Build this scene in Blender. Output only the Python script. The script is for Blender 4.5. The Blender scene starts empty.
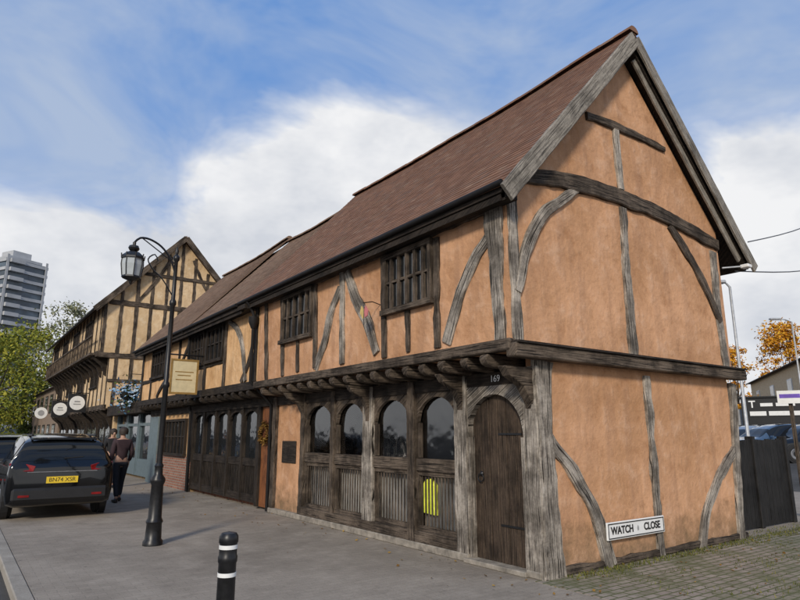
import bpy, bmesh, math, random
from mathutils import Vector as V, Matrix, noise
random.seed(7)
Rd=math.radians; PI=math.pi
SC=bpy.context.scene; COL=SC.collection
# ---------------------------------------------------------------- camera maths
TH=math.atan(134/601); cT,sT=math.cos(TH),math.sin(TH); YAW=Rd(35.9)
CAM=V((-5.58,-4.93,1.6))
fwd=V((math.sin(YAW),math.cos(YAW),0)); rgt=V((math.cos(YAW),-math.sin(YAW),0)); up=V((0,0,1))
def ray(u,v):
    x=u-400; y=300-v; z=601
    return fwd*(z*cT-y*sT)+rgt*x+up*(z*sT+y*cT)
def onX(u,v,x): d=ray(u,v); return CAM+d*((x-CAM.x)/d.x)
def onY(u,v,y): d=ray(u,v); return CAM+d*((y-CAM.y)/d.y)
def onZ(u,v,z=0): d=ray(u,v); return CAM+d*((z-CAM.z)/d.z)
def gp(u,D,z=0): p=CAM+(fwd*616+rgt*(u-400))*(D/616); p.z=z; return p
cd=bpy.data.cameras.new('camera'); cam=bpy.data.objects.new('camera',cd); COL.objects.link(cam)
cam.location=CAM; cam.rotation_euler=(PI/2+TH,0,-YAW); cd.sensor_width=36; cd.lens=601/800*36; cd.clip_end=2000; cd.clip_start=.05
SC.camera=cam
SC.view_settings.view_transform='Standard'; SC.view_settings.look='None'; SC.view_settings.exposure=0
# ---------------------------------------------------------------- materials
def nm(name):
    m=bpy.data.materials.new(name); m.use_nodes=True; nt=m.node_tree; return m,nt,nt.nodes['Principled BSDF']
def nd(nt,t,props=None,**ins):
    n=nt.nodes.new(t)
    for k,x in (props or {}).items(): setattr(n,k,x)
    for k,x in ins.items():
        k=k.replace('_',' ') if k.replace('_',' ') in n.inputs else k
        if isinstance(x,bpy.types.NodeSocket): nt.links.new(x,n.inputs[k])
        else: n.inputs[k].default_value=x
    return n
def ramp(nt,fac,stops):
    r=nt.nodes.new('ShaderNodeValToRGB'); nt.links.new(fac,r.inputs[0]); e=r.color_ramp.elements
    while len(e)<len(stops): e.new(.5)
    for i,(p,c) in enumerate(stops): e[i].position=p; e[i].color=(c,c,c,1) if isinstance(c,(int,float)) else (*c,1)
    return r.outputs[0]
def mixc(nt,f,a,b,mode='MIX'):
    n=nt.nodes.new('ShaderNodeMix'); n.data_type='RGBA'; n.blend_type=mode
    for i,x in ((0,f),(6,a),(7,b)):
        if isinstance(x,bpy.types.NodeSocket): nt.links.new(x,n.inputs[i])
        else: n.inputs[i].default_value=x if i==0 else (*x,1)[:4]
    return n.outputs[2]
def mth(nt,op,a,b=0.0,c=None):
    n=nt.nodes.new('ShaderNodeMath'); n.operation=op
    for i,x in enumerate((a,b,c)):
        if x is None: continue
        if isinstance(x,bpy.types.NodeSocket): nt.links.new(x,n.inputs[i])
        else: n.inputs[i].default_value=x
    return n.outputs[0]
def mapped(nt,sock,scale,loc=(0,0,0)):
    m=nt.nodes.new('ShaderNodeMapping'); nt.links.new(sock,m.inputs[0]); m.inputs['Scale'].default_value=scale; m.inputs['Location'].default_value=loc; return m.outputs[0]
def nz(nt,vec,scale,detail=5,rough=.6,dist=0):
    n=nd(nt,'ShaderNodeTexNoise',Scale=scale,Detail=min(detail,5),Roughness=rough,Distortion=dist); nt.links.new(vec,n.inputs['Vector']); return n.outputs[0]
def bump(nt,b,h,st,di):
    n=nd(nt,'ShaderNodeBump',Height=h,Strength=st,Distance=di); nt.links.new(n.outputs[0],b.inputs['Normal']); return n
def tc(nt,w='Object'): return nt.nodes.new('ShaderNodeTexCoord').outputs[w]
def wood(name,dk,lt,rough=.85,cr=.6,pale=0):
    m,nt,b=nm(name); uv=tc(nt,'UV'); ob=tc(nt)
    g=nz(nt,mapped(nt,uv,(1.3,16,1)),2.2,5,.68,.5)
    c=ramp(nt,g,[(.3,dk),(.66,lt)])
    big=nz(nt,ob,2.3,4,.65)
    c=mixc(nt,ramp(nt,big,[(.36,.7),(.54,0)]),c,tuple(x*.5 for x in dk))
    if pale: c=mixc(nt,ramp(nt,big,[(.50,0),(.66,pale)]),c,tuple(min(.6,x*1.35) for x in lt))
    crk=nz(nt,mapped(nt,uv,(1.1,42,1),(3,5,0)),1.6,3,.5,.3)
    ck=ramp(nt,crk,[(.36,cr),(.43,0)])
    c=mixc(nt,ck,c,(.010,.008,.006))
    fine=nz(nt,ob,45,3,.7); c=mixc(nt,.45,c,mixc(nt,fine,(0,0,0),(1,1,1)),'OVERLAY')
    nt.links.new(c,b.inputs['Base Color']); b.inputs['Roughness'].default_value=rough; b.inputs['Specular IOR Level'].default_value=.2
    h=mth(nt,'SUBTRACT',g,mth(nt,'MULTIPLY',ck,.9)); bump(nt,b,h,.9,.018); return m
def plaster(name,col,var=.15):
    m,nt,b=nm(name); ob=tc(nt)
    a=nz(nt,ob,.8,5,.62); c=mixc(nt,ramp(nt,a,[(.34,0),(.66,1)]),tuple(x*(1-var*1.6) for x in col),(min(1,col[0]*1.10),col[1]*1.16,col[2]*1.3))
    s=nz(nt,mapped(nt,ob,(3.6,3.6,.5)),1.3,5,.65); c=mixc(nt,ramp(nt,s,[(.47,0),(.70,.6)]),c,(col[0]*.60,col[1]*.62,col[2]*.72))
    p=nz(nt,ob,3.2,5,.72); c=mixc(nt,ramp(nt,p,[(.53,0),(.70,.6)]),c,(min(1,col[0]*1.08),col[1]*1.30,col[2]*1.7))
    c=mixc(nt,ramp(nt,p,[(.30,.55),(.45,0)]),c,(col[0]*.62,col[1]*.56,col[2]*.52))
    f=nz(nt,ob,60,3,.7); c=mixc(nt,.25,c,mixc(nt,f,(.1,.1,.1),(.9,.9,.9)),'OVERLAY')
    sx=nt.nodes.new('ShaderNodeSeparateXYZ'); nt.links.new(ob,sx.inputs[0])
    gr=mth(nt,'ADD',sx.outputs[2],mth(nt,'MULTIPLY',mth(nt,'SUBTRACT',p,.5),1.5))
    c=mixc(nt,ramp(nt,gr,[(0,.7),(.6,0)]),c,(.15,.115,.07))
    nt.links.new(c,b.inputs['Base Color']); b.inputs['Roughness'].default_value=.92; b.inputs['Specular IOR Level'].default_value=.15
    h=mth(nt,'ADD',mth(nt,'MULTIPLY',a,3.0),mth(nt,'ADD',mth(nt,'MULTIPLY',p,.9),mth(nt,'MULTIPLY',f,.12))); bump(nt,b,h,.7,.03); return m
def plain(name,col,rough=.6,metal=0,var=.2,sc=8,spec=.5,coat=0):
    m,nt,b=nm(name); ob=tc(nt); n=nz(nt,ob,sc,3,.6)
    c=mixc(nt,ramp(nt,n,[(.3,0),(.7,1)]),tuple(x*(1-var) for x in col),tuple(min(1,x*(1+var)) for x in col))
    nt.links.new(c,b.inputs['Base Color']); b.inputs['Roughness'].default_value=rough; b.inputs['Metallic'].default_value=metal; b.inputs['Specular IOR Level'].default_value=spec
    b.inputs['Coat Weight'].default_value=coat; return m
def island(name,stops,rough=.85,mossy=False,scale=3,rd=.55):
    m,nt,b=nm(name); g=nt.nodes.new('ShaderNodeNewGeometry'); c=ramp(nt,g.outputs['Random Per Island'],stops); ob=tc(nt)
    n=nz(nt,ob,scale,4,.65); c=mixc(nt,rd,c,mixc(nt,ramp(nt,n,[(.3,0),(.7,1)]),(.25,.25,.25),(.78,.78,.78)),'OVERLAY')
    if mossy: c=mixc(nt,ramp(nt,nz(nt,ob,1.4,5,.7),[(.54,0),(.75,.4)]),c,(.14,.11,.07))
    nt.links.new(c,b.inputs['Base Color']); b.inputs['Roughness'].default_value=rough; b.inputs['Specular IOR Level'].default_value=.15
    return m
def vertcoord(nt,flat=False):
    ob=tc(nt)
    if flat: return ob
    s=nt.nodes.new('ShaderNodeSeparateXYZ'); nt.links.new(ob,s.inputs[0]); c=nt.nodes.new('ShaderNodeCombineXYZ')
    nt.links.new(mth(nt,'ADD',s.outputs[0],s.outputs[1]),c.inputs[0]); nt.links.new(s.outputs[2],c.inputs[1]); return c.outputs[0]
def brick(name,a,bc,mo,w=.225,h=.075,flat=False,moss=0,ms=.012):
    m,nt,b=nm(name); vc=vertcoord(nt,flat); t=nt.nodes.new('ShaderNodeTexBrick'); nt.links.new(vc,t.inputs[0])
    t.inputs['Color1'].default_value=(*a,1); t.inputs['Color2'].default_value=(*bc,1); t.inputs['Mortar'].default_value=(*mo,1)
    t.inputs['Scale'].default_value=1; t.inputs['Brick Width'].default_value=w; t.inputs['Row Height'].default_value=h; t.inputs['Mortar Size'].default_value=ms; t.inputs['Bias'].default_value=0
    ob=tc(nt); c=mixc(nt,.6,t.outputs[0],mixc(nt,nz(nt,ob,6,5,.7),(.1,.1,.1),(.9,.9,.9)),'OVERLAY')
    if moss:
        mm=nz(nt,ob,1.3,5,.7); k=mth(nt,'ADD',mm,mth(nt,'MULTIPLY',t.outputs[1],.14)); c=mixc(nt,ramp(nt,k,[(.46,0),(.64,moss)]),c,(.095,.105,.033))
    nt.links.new(c,b.inputs['Base Color']); b.inputs['Roughness'].default_value=.9; bump(nt,b,mth(nt,'SUBTRACT',nz(nt,ob,30,3),t.outputs[1]),.5,.008); return m

OAK=wood('oak_grey',(.12,.10,.08),(.40,.355,.30),cr=.97,pale=.6)
OAKB=wood('oak_brown',(.036,.027,.02),(.145,.112,.084),cr=.9,pale=.45)
OAKD=wood('oak_dark',(.014,.011,.009),(.055,.042,.032),.75,.5)
BARGE=wood('bargeboard_grey',(.17,.15,.125),(.36,.325,.275),cr=.6)
DOORW=wood('door_brown',(.03,.021,.015),(.10,.07,.048),.75,.6)
ORW=wood('door_orange_wood',(.16,.055,.022),(.33,.13,.05),.55,.4)
PL=plaster('plaster_ochre',(.57,.305,.155))
PLY=plaster('plaster_gold',(.66,.39,.18))
PLC=plaster('plaster_cream',(.66,.46,.25))
TILE=island('clay_tile',[(0,(.16,.085,.055)),(.35,(.19,.103,.066)),(.7,(.22,.12,.077)),(.9,(.165,.10,.072)),(1,(.25,.155,.105))],mossy=True,rd=.25)
TILEB=island('clay_tile_brown',[(0,(.16,.10,.068)),(.4,(.20,.13,.088)),(.8,(.235,.155,.105)),(1,(.17,.12,.085))],mossy=True,rd=.25)
SLAB=brick('tile_slab',(.17,.10,.07),(.22,.13,.09),(.05,.04,.03),.17,.1)
GLASS,nt,b=nm('window_glass'); b.inputs['Base Color'].default_value=(.012,.014,.016,1); b.inputs['Roughness'].default_value=.06; b.inputs['Specular IOR Level'].default_value=.8
bump(nt,b,nz(nt,tc(nt),3,2),.25,.03)
GLT,nt,b=nm('clear_glass'); bp=nd(nt,'ShaderNodeBump',Height=nz(nt,tc(nt),2.5,2),Strength=.25,Distance=.03); fr_=nd(nt,'ShaderNodeFresnel',IOR=1.6); tr=nt.nodes.new('ShaderNodeBsdfTransparent'); tr.inputs[0].default_value=(.88,.90,.88,1); gl_=nt.nodes.new('ShaderNodeBsdfGlossy'); gl_.inputs['Roughness'].default_value=.08; nt.links.new(bp.outputs[0],gl_.inputs['Normal']); ms_=nt.nodes.new('ShaderNodeMixShader')
nt.links.new(mth(nt,'ADD',fr_.outputs[0],.08),ms_.inputs[0]); nt.links.new(tr.outputs[0],ms_.inputs[1]); nt.links.new(gl_.outputs[0],ms_.inputs[2]); nt.links.new(ms_.outputs[0],nt.nodes['Material Output'].inputs[0])
DARK=plain('dark_interior',(.012,.011,.01),.9)
ROOM=plain('room_paint',(.42,.40,.36),.9,var=.25,sc=2)
GREYLT=plain('grey_light_paint',(.24,.225,.20),.9,var=.45,sc=3)
BLK=plain('black_paint',(.014,.014,.015),.4,var=.3,sc=20)
IRON=plain('cast_iron_black',(.012,.012,.013),.38,.2,var=.4,sc=25)
GUT=plain('gutter_black',(.012,.011,.011),.65,spec=.25)
WHITE=plain('white_paint',(.74,.74,.72),.5,var=.06)
GREYP=plain('grey_paint',(.3,.3,.3),.5,var=.1)
CREAM=plain('cream_paint',(.62,.53,.33),.5,var=.1)
GOLDP=plain('gold_paint',(.28,.17,.05),.45,var=.2)
REDB=brick('red_brick',(.22,.085,.055),(.30,.13,.08),(.25,.22,.18))
BRNB=brick('tan_brick',(.62,.42,.22),(.68,.48,.27),(.6,.5,.36))
BRND=brick('brown_brick',(.18,.12,.08),(.24,.16,.11),(.2,.17,.13))
STONE=plain('plinth_stone',(.25,.22,.18),.9,var=.4,sc=9)
TEAL=plain('teal_paint',(.11,.15,.165),.5,var=.15)
LAMPG=plain('lantern_glass',(.42,.45,.46),.12,var=.1)
GALV=plain('galvanised_steel',(.42,.43,.44),.5,.4)
FENCE=wood('fence_black',(.008,.008,.008),(.028,.026,.025),.6,.3)
TRUNK=wood('bark',(.03,.025,.02),(.10,.085,.07),.9,.6)
LEAFG=island('leaf_green',[(0,(.08,.11,.02)),(.5,(.18,.20,.03)),(1,(.36,.33,.05))],rd=.3)
LEAFP=island('leaf_pale',[(0,(.14,.16,.09)),(.5,(.21,.22,.13)),(1,(.32,.31,.18))],rd=.3)
LEAFO=island('leaf_orange',[(0,(.34,.12,.012)),(.5,(.6,.26,.02)),(1,(.65,.40,.05))],rd=.3)
LEAFD=island('leaf_dark',[(0,(.02,.035,.01)),(.5,(.045,.07,.018)),(1,(.08,.10,.025))])
FLWB=island('flower_blue',[(0,(.08,.20,.34)),(.6,(.22,.36,.5)),(1,(.5,.55,.6))])
GRASS=island('moss_grass',[(0,(.05,.06,.015)),(.6,(.11,.12,.025)),(1,(.19,.17,.05))])
FALL=island('fallen_leaf',[(0,(.10,.05,.015)),(.6,(.22,.12,.03)),(1,(.35,.22,.05))])
CARK=plain('car_paint_black',(.003,.0032,.004),.12,0,var=.1,spec=.35,coat=.6)
CARB=plain('car_paint_blue',(.05,.09,.15),.2,.3,var=.1,coat=1)
CARR=plain('car_paint_red',(.25,.02,.02),.2,.1,var=.1,coat=1)
CARS=plain('car_paint_silver',(.3,.31,.32),.25,.6,var=.1,coat=1)
CGL=plain('car_glass',(.008,.009,.01),.05,var=.1)
TAILR=plain('tail_light_red',(.20,.008,.008),.15,var=.3)
TRIM=plain('black_plastic',(.012,.012,.013),.6)
TYRE=plain('tyre_rubber',(.014,.014,.014),.85)
RIM=plain('alloy_rim',(.3,.3,.31),.35,.8)
YEL=plain('plate_yellow',(.75,.52,.03),.5,var=.05)
HIVIS=plain('hivis_yellow',(.80,.88,.08),.6,var=.2)
SKIN=plain('skin',(.42,.25,.18),.6,var=.1)
def ground_mat(name,c1,c2,joint=0,pat=(.2,.1)):
    m,nt,b=nm(name); ob=tc(nt)
    f=nz(nt,ob,48,5,.75); g=nz(nt,ob,.45,5,.6); k=nz(nt,ob,2.2,5,.68)
    c=mixc(nt,ramp(nt,f,[(.32,0),(.68,1)]),c1,c2)
    c=mixc(nt,ramp(nt,g,[(.36,.6),(.58,0)]),c,tuple(x*.72 for x in c1))
    c=mixc(nt,ramp(nt,k,[(.50,0),(.70,.5)]),c,tuple(x*1.15 for x in c2))
    c=mixc(nt,ramp(nt,k,[(.3,.5),(.44,0)]),c,tuple(x*.66 for x in c1))
    vo=nt.nodes.new('ShaderNodeTexVoronoi'); nt.links.new(ob,vo.inputs['Vector']); vo.inputs['Scale'].default_value=2.3
    c=mixc(nt,ramp(nt,vo.outputs[0],[(.03,.6),(.055,0)]),c,(.07,.062,.055))
    h=f
    if joint:
        t=nt.nodes.new('ShaderNodeTexBrick'); nt.links.new(ob,t.inputs[0]); t.inputs['Scale'].default_value=1; t.inputs['Brick Width'].default_value=pat[0]; t.inputs['Row Height'].default_value=pat[1]; t.inputs['Mortar Size'].default_value=.005; t.inputs['Mortar Smooth'].default_value=.6
        t.inputs['Color1'].default_value=(.43,.43,.43,1); t.inputs['Color2'].default_value=(.57,.57,.57,1); t.inputs['Mortar'].default_value=(.25,.25,.25,1)
        c=mixc(nt,joint,c,t.outputs[0],'OVERLAY'); h=mth(nt,'SUBTRACT',f,mth(nt,'MULTIPLY',t.outputs[1],joint))
    nt.links.new(c,b.inputs['Base Color']); b.inputs['Roughness'].default_value=.92; b.inputs['Specular IOR Level'].default_value=.15; bump(nt,b,h,.5,.006); return m
PAVE=ground_mat('pavement_surface',(.265,.225,.180),(.37,.322,.265),.38)
ROAD=ground_mat('road_asphalt',(.06,.057,.053),(.10,.095,.088))
KERB=ground_mat('kerb_stone',(.28,.25,.21),(.40,.365,.31),.4,(.9,5))
APRON=brick('brick_apron',(.25,.205,.165),(.32,.27,.22),(.10,.10,.055),.21,.105,True,.8)
# ---------------------------------------------------------------- mesh builder
OR={}
def resample(pts,ws,step,curve=True):
    P=[];W=[]; n=len(pts)
    for i in range(n-1):
        a,b=pts[i],pts[i+1]; p0=pts[i-1] if i>0 else a*2-b; p3=pts[i+2] if i+2<n else b*2-a
        k=max(1,int((b-a).length/step))
        for j in range(k):
            t=j/k
            q=a.lerp(b,t) if n==2 or not curve else .5*((2*a)+(b-p0)*t+(2*p0-5*a+4*b-p3)*t*t+(3*a-p0-3*b+p3)*t**3)
            P.append(q); W.append(ws[i]*(1-t)+ws[i+1]*t)
    P.append(pts[-1]); W.append(ws[-1]); return P,W
class MB:
    def __init__(s): s.v=[];s.f=[];s.u=[]
    def add(s,vs,fs,us=None):
        b=len(s.v); s.v+=[V(p) for p in vs]; s.u+=us if us else [(p[0]+p[1]*.37,p[2]+p[1]*.61) for p in vs]; s.f+=[tuple(b+i for i in f) for f in fs]; return s
    def obox(s,c,ax,ay,az):
        c,ax,ay,az=V(c),V(ax),V(ay),V(az); A=[ax,ay,az]; L=max(range(3),key=lambda i:A[i].length); o=random.random()*9
        for i in range(3):
            j,k=(i+1)%3,(i+2)%3
            for sg in (-1,1):
                q=[(-1,-1),(1,-1),(1,1),(-1,1)]; vs=[];us=[]
                for a,b in q:
                    co=[0,0,0]; co[i]=sg; co[j]=a; co[k]=b
                    vs.append(c+ax*co[0]+ay*co[1]+az*co[2])
                    us.append((co[L]*A[L].length+o, sum(co[m]*A[m].length for m in range(3) if m!=L)+o))
                s.add(vs,[(0,1,2,3)],us)
        return s
    def box(s,a,b):
        a,b=V(a),V(b); c=(a+b)/2; h=(b-a)/2; return s.obox(c,(h.x,0,0),(0,h.y,0),(0,0,h.z))
    def strip(s,pts,n,w,d0=-.03,d1=.03,wob=.008,c=.012,step=.10):
        n=V(n); pts=[V(p) for p in pts]; ws=list(w) if isinstance(w,(list,tuple)) else [w]*len(pts)
        P,W=resample(pts,ws,step); o=random.random()*30; sd=V((o,o*.7,o*1.3)); L=0; vs=[];us=[];fs=[]
        for i,p in enumerate(P):
            T=(P[min(i+1,len(P)-1)]-P[max(i-1,0)]).normalized(); S=n.cross(T).normalized()
            if i: L+=(p-P[i-1]).length
            e1=noise.noise(p*3.1+sd)*wob*2+noise.noise(p*9+sd)*wob; e2=noise.noise(p*3.1-sd)*wob*2+noise.noise(p*9-sd)*wob; e3=noise.noise(p*5+sd)*wob*.6
            a=-W[i]/2+e1; b=W[i]/2+e2; d=d1+e3
            for x,y,vv in ((a,d0,a-.06),(a,d-c,a-.01),(a+c,d,a+.01),(b-c,d,b-.01),(b,d-c,b+.01),(b,d0,b+.06)):
                vs.append(p+S*x+n*y); us.append((L+o,vv+o))
        for i in range(len(P)-1):
            for k in range(5): fs.append((i*6+k,i*6+k+1,i*6+k+7,i*6+k+6))
        fs.append(tuple(range(6))); q=(len(P)-1)*6; fs.append(tuple(range(q,q+6))); s.add(vs,fs,us); return s
    def tube(s,pts,r,seg=10,cap=True):
        pts=[V(p) for p in pts]; rs=list(r) if isinstance(r,(list,tuple)) else [r]*len(pts); vs=[];us=[];fs=[];L=0; ref=None
        for i,p in enumerate(pts):
            T=(pts[min(i+1,len(pts)-1)]-pts[max(i-1,0)]).normalized()
            if ref is None: ref=V((0,0,1)) if abs(T.z)<.9 else V((1,0,0))
            A=(ref-T*ref.dot(T)).normalized(); B=T.cross(A); ref=A
            if i: L+=(p-pts[i-1]).length
            for k in range(seg):
                a=2*PI*k/seg; vs.append(p+(A*math.cos(a)+B*math.sin(a))*rs[i]); us.append((L,rs[i]*abs(a-PI)))
        for i in range(len(pts)-1):
            for k in range(seg): fs.append((i*seg+k,i*seg+(k+1)%seg,(i+1)*seg+(k+1)%seg,(i+1)*seg+k))
        if cap: fs.append(tuple(range(seg))); q=(len(pts)-1)*seg; fs.append(tuple(range(q,q+seg)))
        s.add(vs,fs,us); return s
    def lathe(s,c,prof,seg=16,axis=(0,0,1)):
        Z=V(axis).normalized(); A=V((1,0,0)) if abs(Z.x)<.9 else V((0,1,0)); A=(A-Z*A.dot(Z)).normalized(); B=Z.cross(A); c=V(c); vs=[];us=[];fs=[]
        for r,z in prof:
            for k in range(seg):
                a=2*PI*k/seg; vs.append(c+Z*z+(A*math.cos(a)+B*math.sin(a))*max(r,1e-4)); us.append((z,a*.1))
        for i in range(len(prof)-1):
            for k in range(seg): fs.append((i*seg+k,i*seg+(k+1)%seg,(i+1)*seg+(k+1)%seg,(i+1)*seg+k))
        fs.append(tuple(range(seg))); q=(len(prof)-1)*seg; fs.append(tuple(range(q,q+seg))); s.add(vs,fs,us); return s
    def prism(s,poly,vec):
        poly=[V(p) for p in poly]; vec=V(vec); n=len(poly)
        s.add(poly,[tuple(range(n))]); s.add([p+vec for p in poly],[tuple(range(n))])
        for i in range(n):
            a,b=poly[i],poly[(i+1)%n]; s.add([a,b,b+vec,a+vec],[(0,1,2,3)])
        return s
    def build(s,name,mat,parent=None,label=None,smooth=False,bevel=0,merge=True,recalc=True):
        o0=OR.get(parent.name,V((0,0,0))) if parent else V((0,0,0))
        me=bpy.data.meshes.new(name); me.from_pydata([p-o0 for p in s.v],[],s.f); ul=me.uv_layers.new(name='UVMap')
        for l in me.loops: ul.data[l.index].uv=s.u[l.vertex_index]
        me.materials.append(mat)
        bm=bmesh.new(); bm.from_mesh(me)
        if merge: bmesh.ops.remove_doubles(bm,verts=bm.verts,dist=.0004)
        if recalc: bmesh.ops.recalc_face_normals(bm,faces=bm.faces)
        bm.to_mesh(me); bm.free()
        if smooth:
            for p in me.polygons: p.use_smooth=True
            try: me.set_sharp_from_angle(angle=Rd(40))
            except Exception: pass
        o=bpy.data.objects.new(name,me); COL.objects.link(o)
        if parent: o.parent=parent
        OR[o.name]=o0
        if bevel:
            md=o.modifiers.new('bevel','BEVEL'); md.width=bevel; md.segments=1; md.limit_method='ANGLE'
        if label: o['label']=label
        return o
def tag(o,label,cat,group=None,kind=None):
    o['label']=label; o['category']=cat
    if group: o['group']=group
    if kind: o['kind']=kind
    return o
def thing(name,label,cat,loc=(0,0,0),group=None):
    o=bpy.data.objects.new(name,None); COL.objects.link(o); o.location=loc; o.empty_display_size=.2; OR[o.name]=V(loc); return tag(o,label,cat,group)
def struct(name,mb,mat,**k): o=mb.build(name,mat,**k); o['kind']='structure'; return o
def copy_tree(o,parent=None):
    c=o.copy(); COL.objects.link(c)
    if parent: c.parent=parent
    for ch in list(o.children): copy_tree(ch,c)
    return c
def text(s,size,org,xd,yd,mat,parent,name='lettering',thick=.002,bold=0):
    cu=bpy.data.curves.new('t','FONT'); cu.body=s; cu.size=size; cu.align_x='CENTER'; cu.align_y='CENTER'; cu.extrude=thick; cu.offset=bold
    ob=bpy.data.objects.new('t',cu); COL.objects.link(ob); bpy.context.view_layer.update()
    me=bpy.data.meshes.new_from_object(ob.evaluated_get(bpy.context.evaluated_depsgraph_get())); bpy.data.objects.remove(ob)
    xd=V(xd).normalized(); yd=V(yd).normalized(); zd=xd.cross(yd); o0=OR.get(parent.name,V((0,0,0))) if parent else V((0,0,0))
    for v in me.vertices: c=v.co.copy(); v.co=V(org)-o0+xd*c.x+yd*c.y+zd*c.z
    me.materials.clear(); me.materials.append(mat); o=bpy.data.objects.new(name,me); COL.objects.link(o); o.parent=parent; OR[o.name]=o0; return o
NX=V((-1,0,0)); NY=V((0,-1,0))
cnt=[0]
def tim(parent,name,pts,n,w,mat=OAK,d=.03,wob=.013,d0=-.03,label=None):
    cnt[0]+=1; return MB().strip(pts,n,w,d0,d+.0017*(cnt[0]%9),wob).build(name,mat,parent,label)
# ---------------------------------------------------------------- ground
g=MB(); S=900; g.add([(-S,-S,-.1),(S,-S,-.1),(S,S,-.1),(-S,S,-.1)],[(0,1,2,3)]); struct('road',g,ROAD,recalc=False)
g=MB().box((-4.72,-40,-.3),(14,95,0)); struct('pavement',g,PAVE)
g=MB().box((-4.88,-40,-.3),(-4.723,95,.006)); struct('kerb',g,KERB,bevel=.012)
g=MB().box((-.15,-2.6,-.05),(13.9,0.02,.005)); struct('brick_paving',g,APRON)
g=MB(); g.prism([(14.02,-30,-.2),(14.02,-30,.0),(22,-30,.4),(90,-30,.6),(90,-30,-.2)],(0,90,0)); struct('rising_road',g,ROAD)
# ---------------------------------------------------------------- roofs
def rsag(y,y0,y1,A): return -A*math.sin(PI*min(1,max(0,(y-y0)/(y1-y0))))+noise.noise(V((y*.55,1.7,3)))*A*.5
def tiles(mb,xe,ze,xr,zr,y0,y1,sag=.04,g=.1,tw=.165,rs=0):
    L=math.hypot(xr-xe,zr-ze); d=V(((xr-xe)/L,0,(zr-ze)/L)); nn=V((-d.z,0,d.x))
    if nn.z<0: nn=-nn
    n=int(L/g)
    def P(y,s,h):
        q=min(1,max(0,s/L)); sg=-sag*math.sin(PI*min(1,max(0,(y-y0)/(y1-y0))))*math.sin(PI*q)+noise.noise(V((y*.5,s*.5,3)))*.022*(1-q)
        return V((xe,y,ze))+d*s+nn*(h+sg)+V((0,0,rsag(y,y0,y1,rs)*q))
    for k in range(n+1):
        s0=k*g; y=y0-(tw/2 if k%2 else 0)
        while y<y1:
            a=max(y,y0)+.001; b=min(y+tw,y1)-.001
            if b-a>.03:
                j=random.uniform(-.002,.002); h=random.uniform(0,.0018); j2=random.uniform(-.001,.001); s1=min(L,s0+g*1.3)
                t=.011
                vs=[P(a,s0+j,t+h+j2),P(b,s0+j,t+h-j2),P(b,s1,.003+h),P(a,s1,.003+h),P(a,s0+j,h),P(b,s0+j,h),P(b,s1,-.01),P(a,s1,-.01)]
                mb.add(vs,[(0,1,2,3),(0,4,5,1),(0,3,7,4),(1,5,6,2)])
            y+=tw
def ridge(mb,x,z,y0,y1,rs=0,r0=None,r1=None):
    y=y0
    while y<y1-.1:
        e=min(y+.3,y1); vs=[]; dz=random.uniform(-.006,.006)
        for yy in (y+.004,e-.004):
            zz=z+dz+rsag(yy,r0 if r0 is not None else y0,r1 if r1 is not None else y1,rs)
            for k in range(7):
                t=PI*k/6; vs.append((x-.12*math.cos(t),yy,zz+.10*math.sin(t)-.045))
        mb.add(vs,[(k,k+1,k+8,k+7) for k in range(6)]+[tuple(range(7)),tuple(range(7,14))]); y+=.3
XR,ZR=2.35,7.86
# ---------------------------------------------------------------- house 1
H1=thing('timber_framed_house','large ochre timber framed corner house with steep tiled gable nearest the camera','house',(0,0,0))
ly=lambda x:ZR-1.107*(XR-x) if x<XR else ZR-1.05*(x-XR)
MB().prism([(-.45,-.06,2.56),(4.75,-.06,2.56),(4.75,-.06,ly(4.75)-.3),(XR,-.06,ZR-.38),(-.45,-.06,ly(-.45)-.28)],(0,7.46,0)).build('upper_wall',PL,H1)
MB().box((.02,0,0),(4.65,.16,2.56)).build('ground_floor_wall',PL,H1)
MB().box((1.5,.165,0),(4.64,7.4,2.55)).build('inner_wall',ROOM,H1)
MB().box((.16,7.2,0),(1.49,7.4,2.55)).build('party_wall',ROOM,H1)
MB().box((.02,6.05,.1),(.155,7.3,2.3)).build('plaster_panel',PL,H1)
MB().box((.165,1.22,0),(1.49,1.3,2.5)).build('partition',ROOM,H1)
MB().box((.14,.17,0),(.2,1.21,2.3)).build('door_backing',DARK,H1)
rf=MB(); tiles(rf,-.72,ly(-.72),XR,ZR,-.3,8.05,rs=.07); 
R1=rf.build('roof',TILE,H1,merge=False,recalc=True)
MB().prism([(-.68,-.2,ly(-.68)-.12),(XR,-.2,ZR-.20),(5.42,-.2,ly(5.42)-.13),(5.42,-.2,ly(5.42)-.21),(XR,-.2,ZR-.30),(-.68,-.2,ly(-.68)-.20)],(0,8.1,0)).build('roof_deck',OAKD,R1)
rt=MB(); tiles(rt,5.5,ly(5.5),XR,ZR,-.3,8.05,.02,.12,.2,rs=.07); rt.build('rear_tiles',TILE,R1,merge=False)
rg=MB(); ridge(rg,XR,ZR+.02,-.32,8.05,.07,-.3,8.05); rg.build('ridge_tiles',TILE,R1,merge=False)
yb=-.30
MB().strip([(-.70,yb,ly(-.70)-.12),(XR-.02,yb,ZR-.17)],NY,.24,0,.045,.004).build('bargeboard',BARGE,H1,'wide pale grey bargeboard on the street side slope')
MB().strip([(XR+.02,yb,ZR-.15),(5.5,yb,ly(5.5)-.11)],NY,.2,0,.04,.004).build('bargeboard',BARGE,H1)
MB().strip([(XR+.1,yb+.12,ZR-.42),(5.2,yb+.12,ly(5.2)-.28)],NY,.15,0,.04,.004).build('bargeboard',BARGE,H1)
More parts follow.
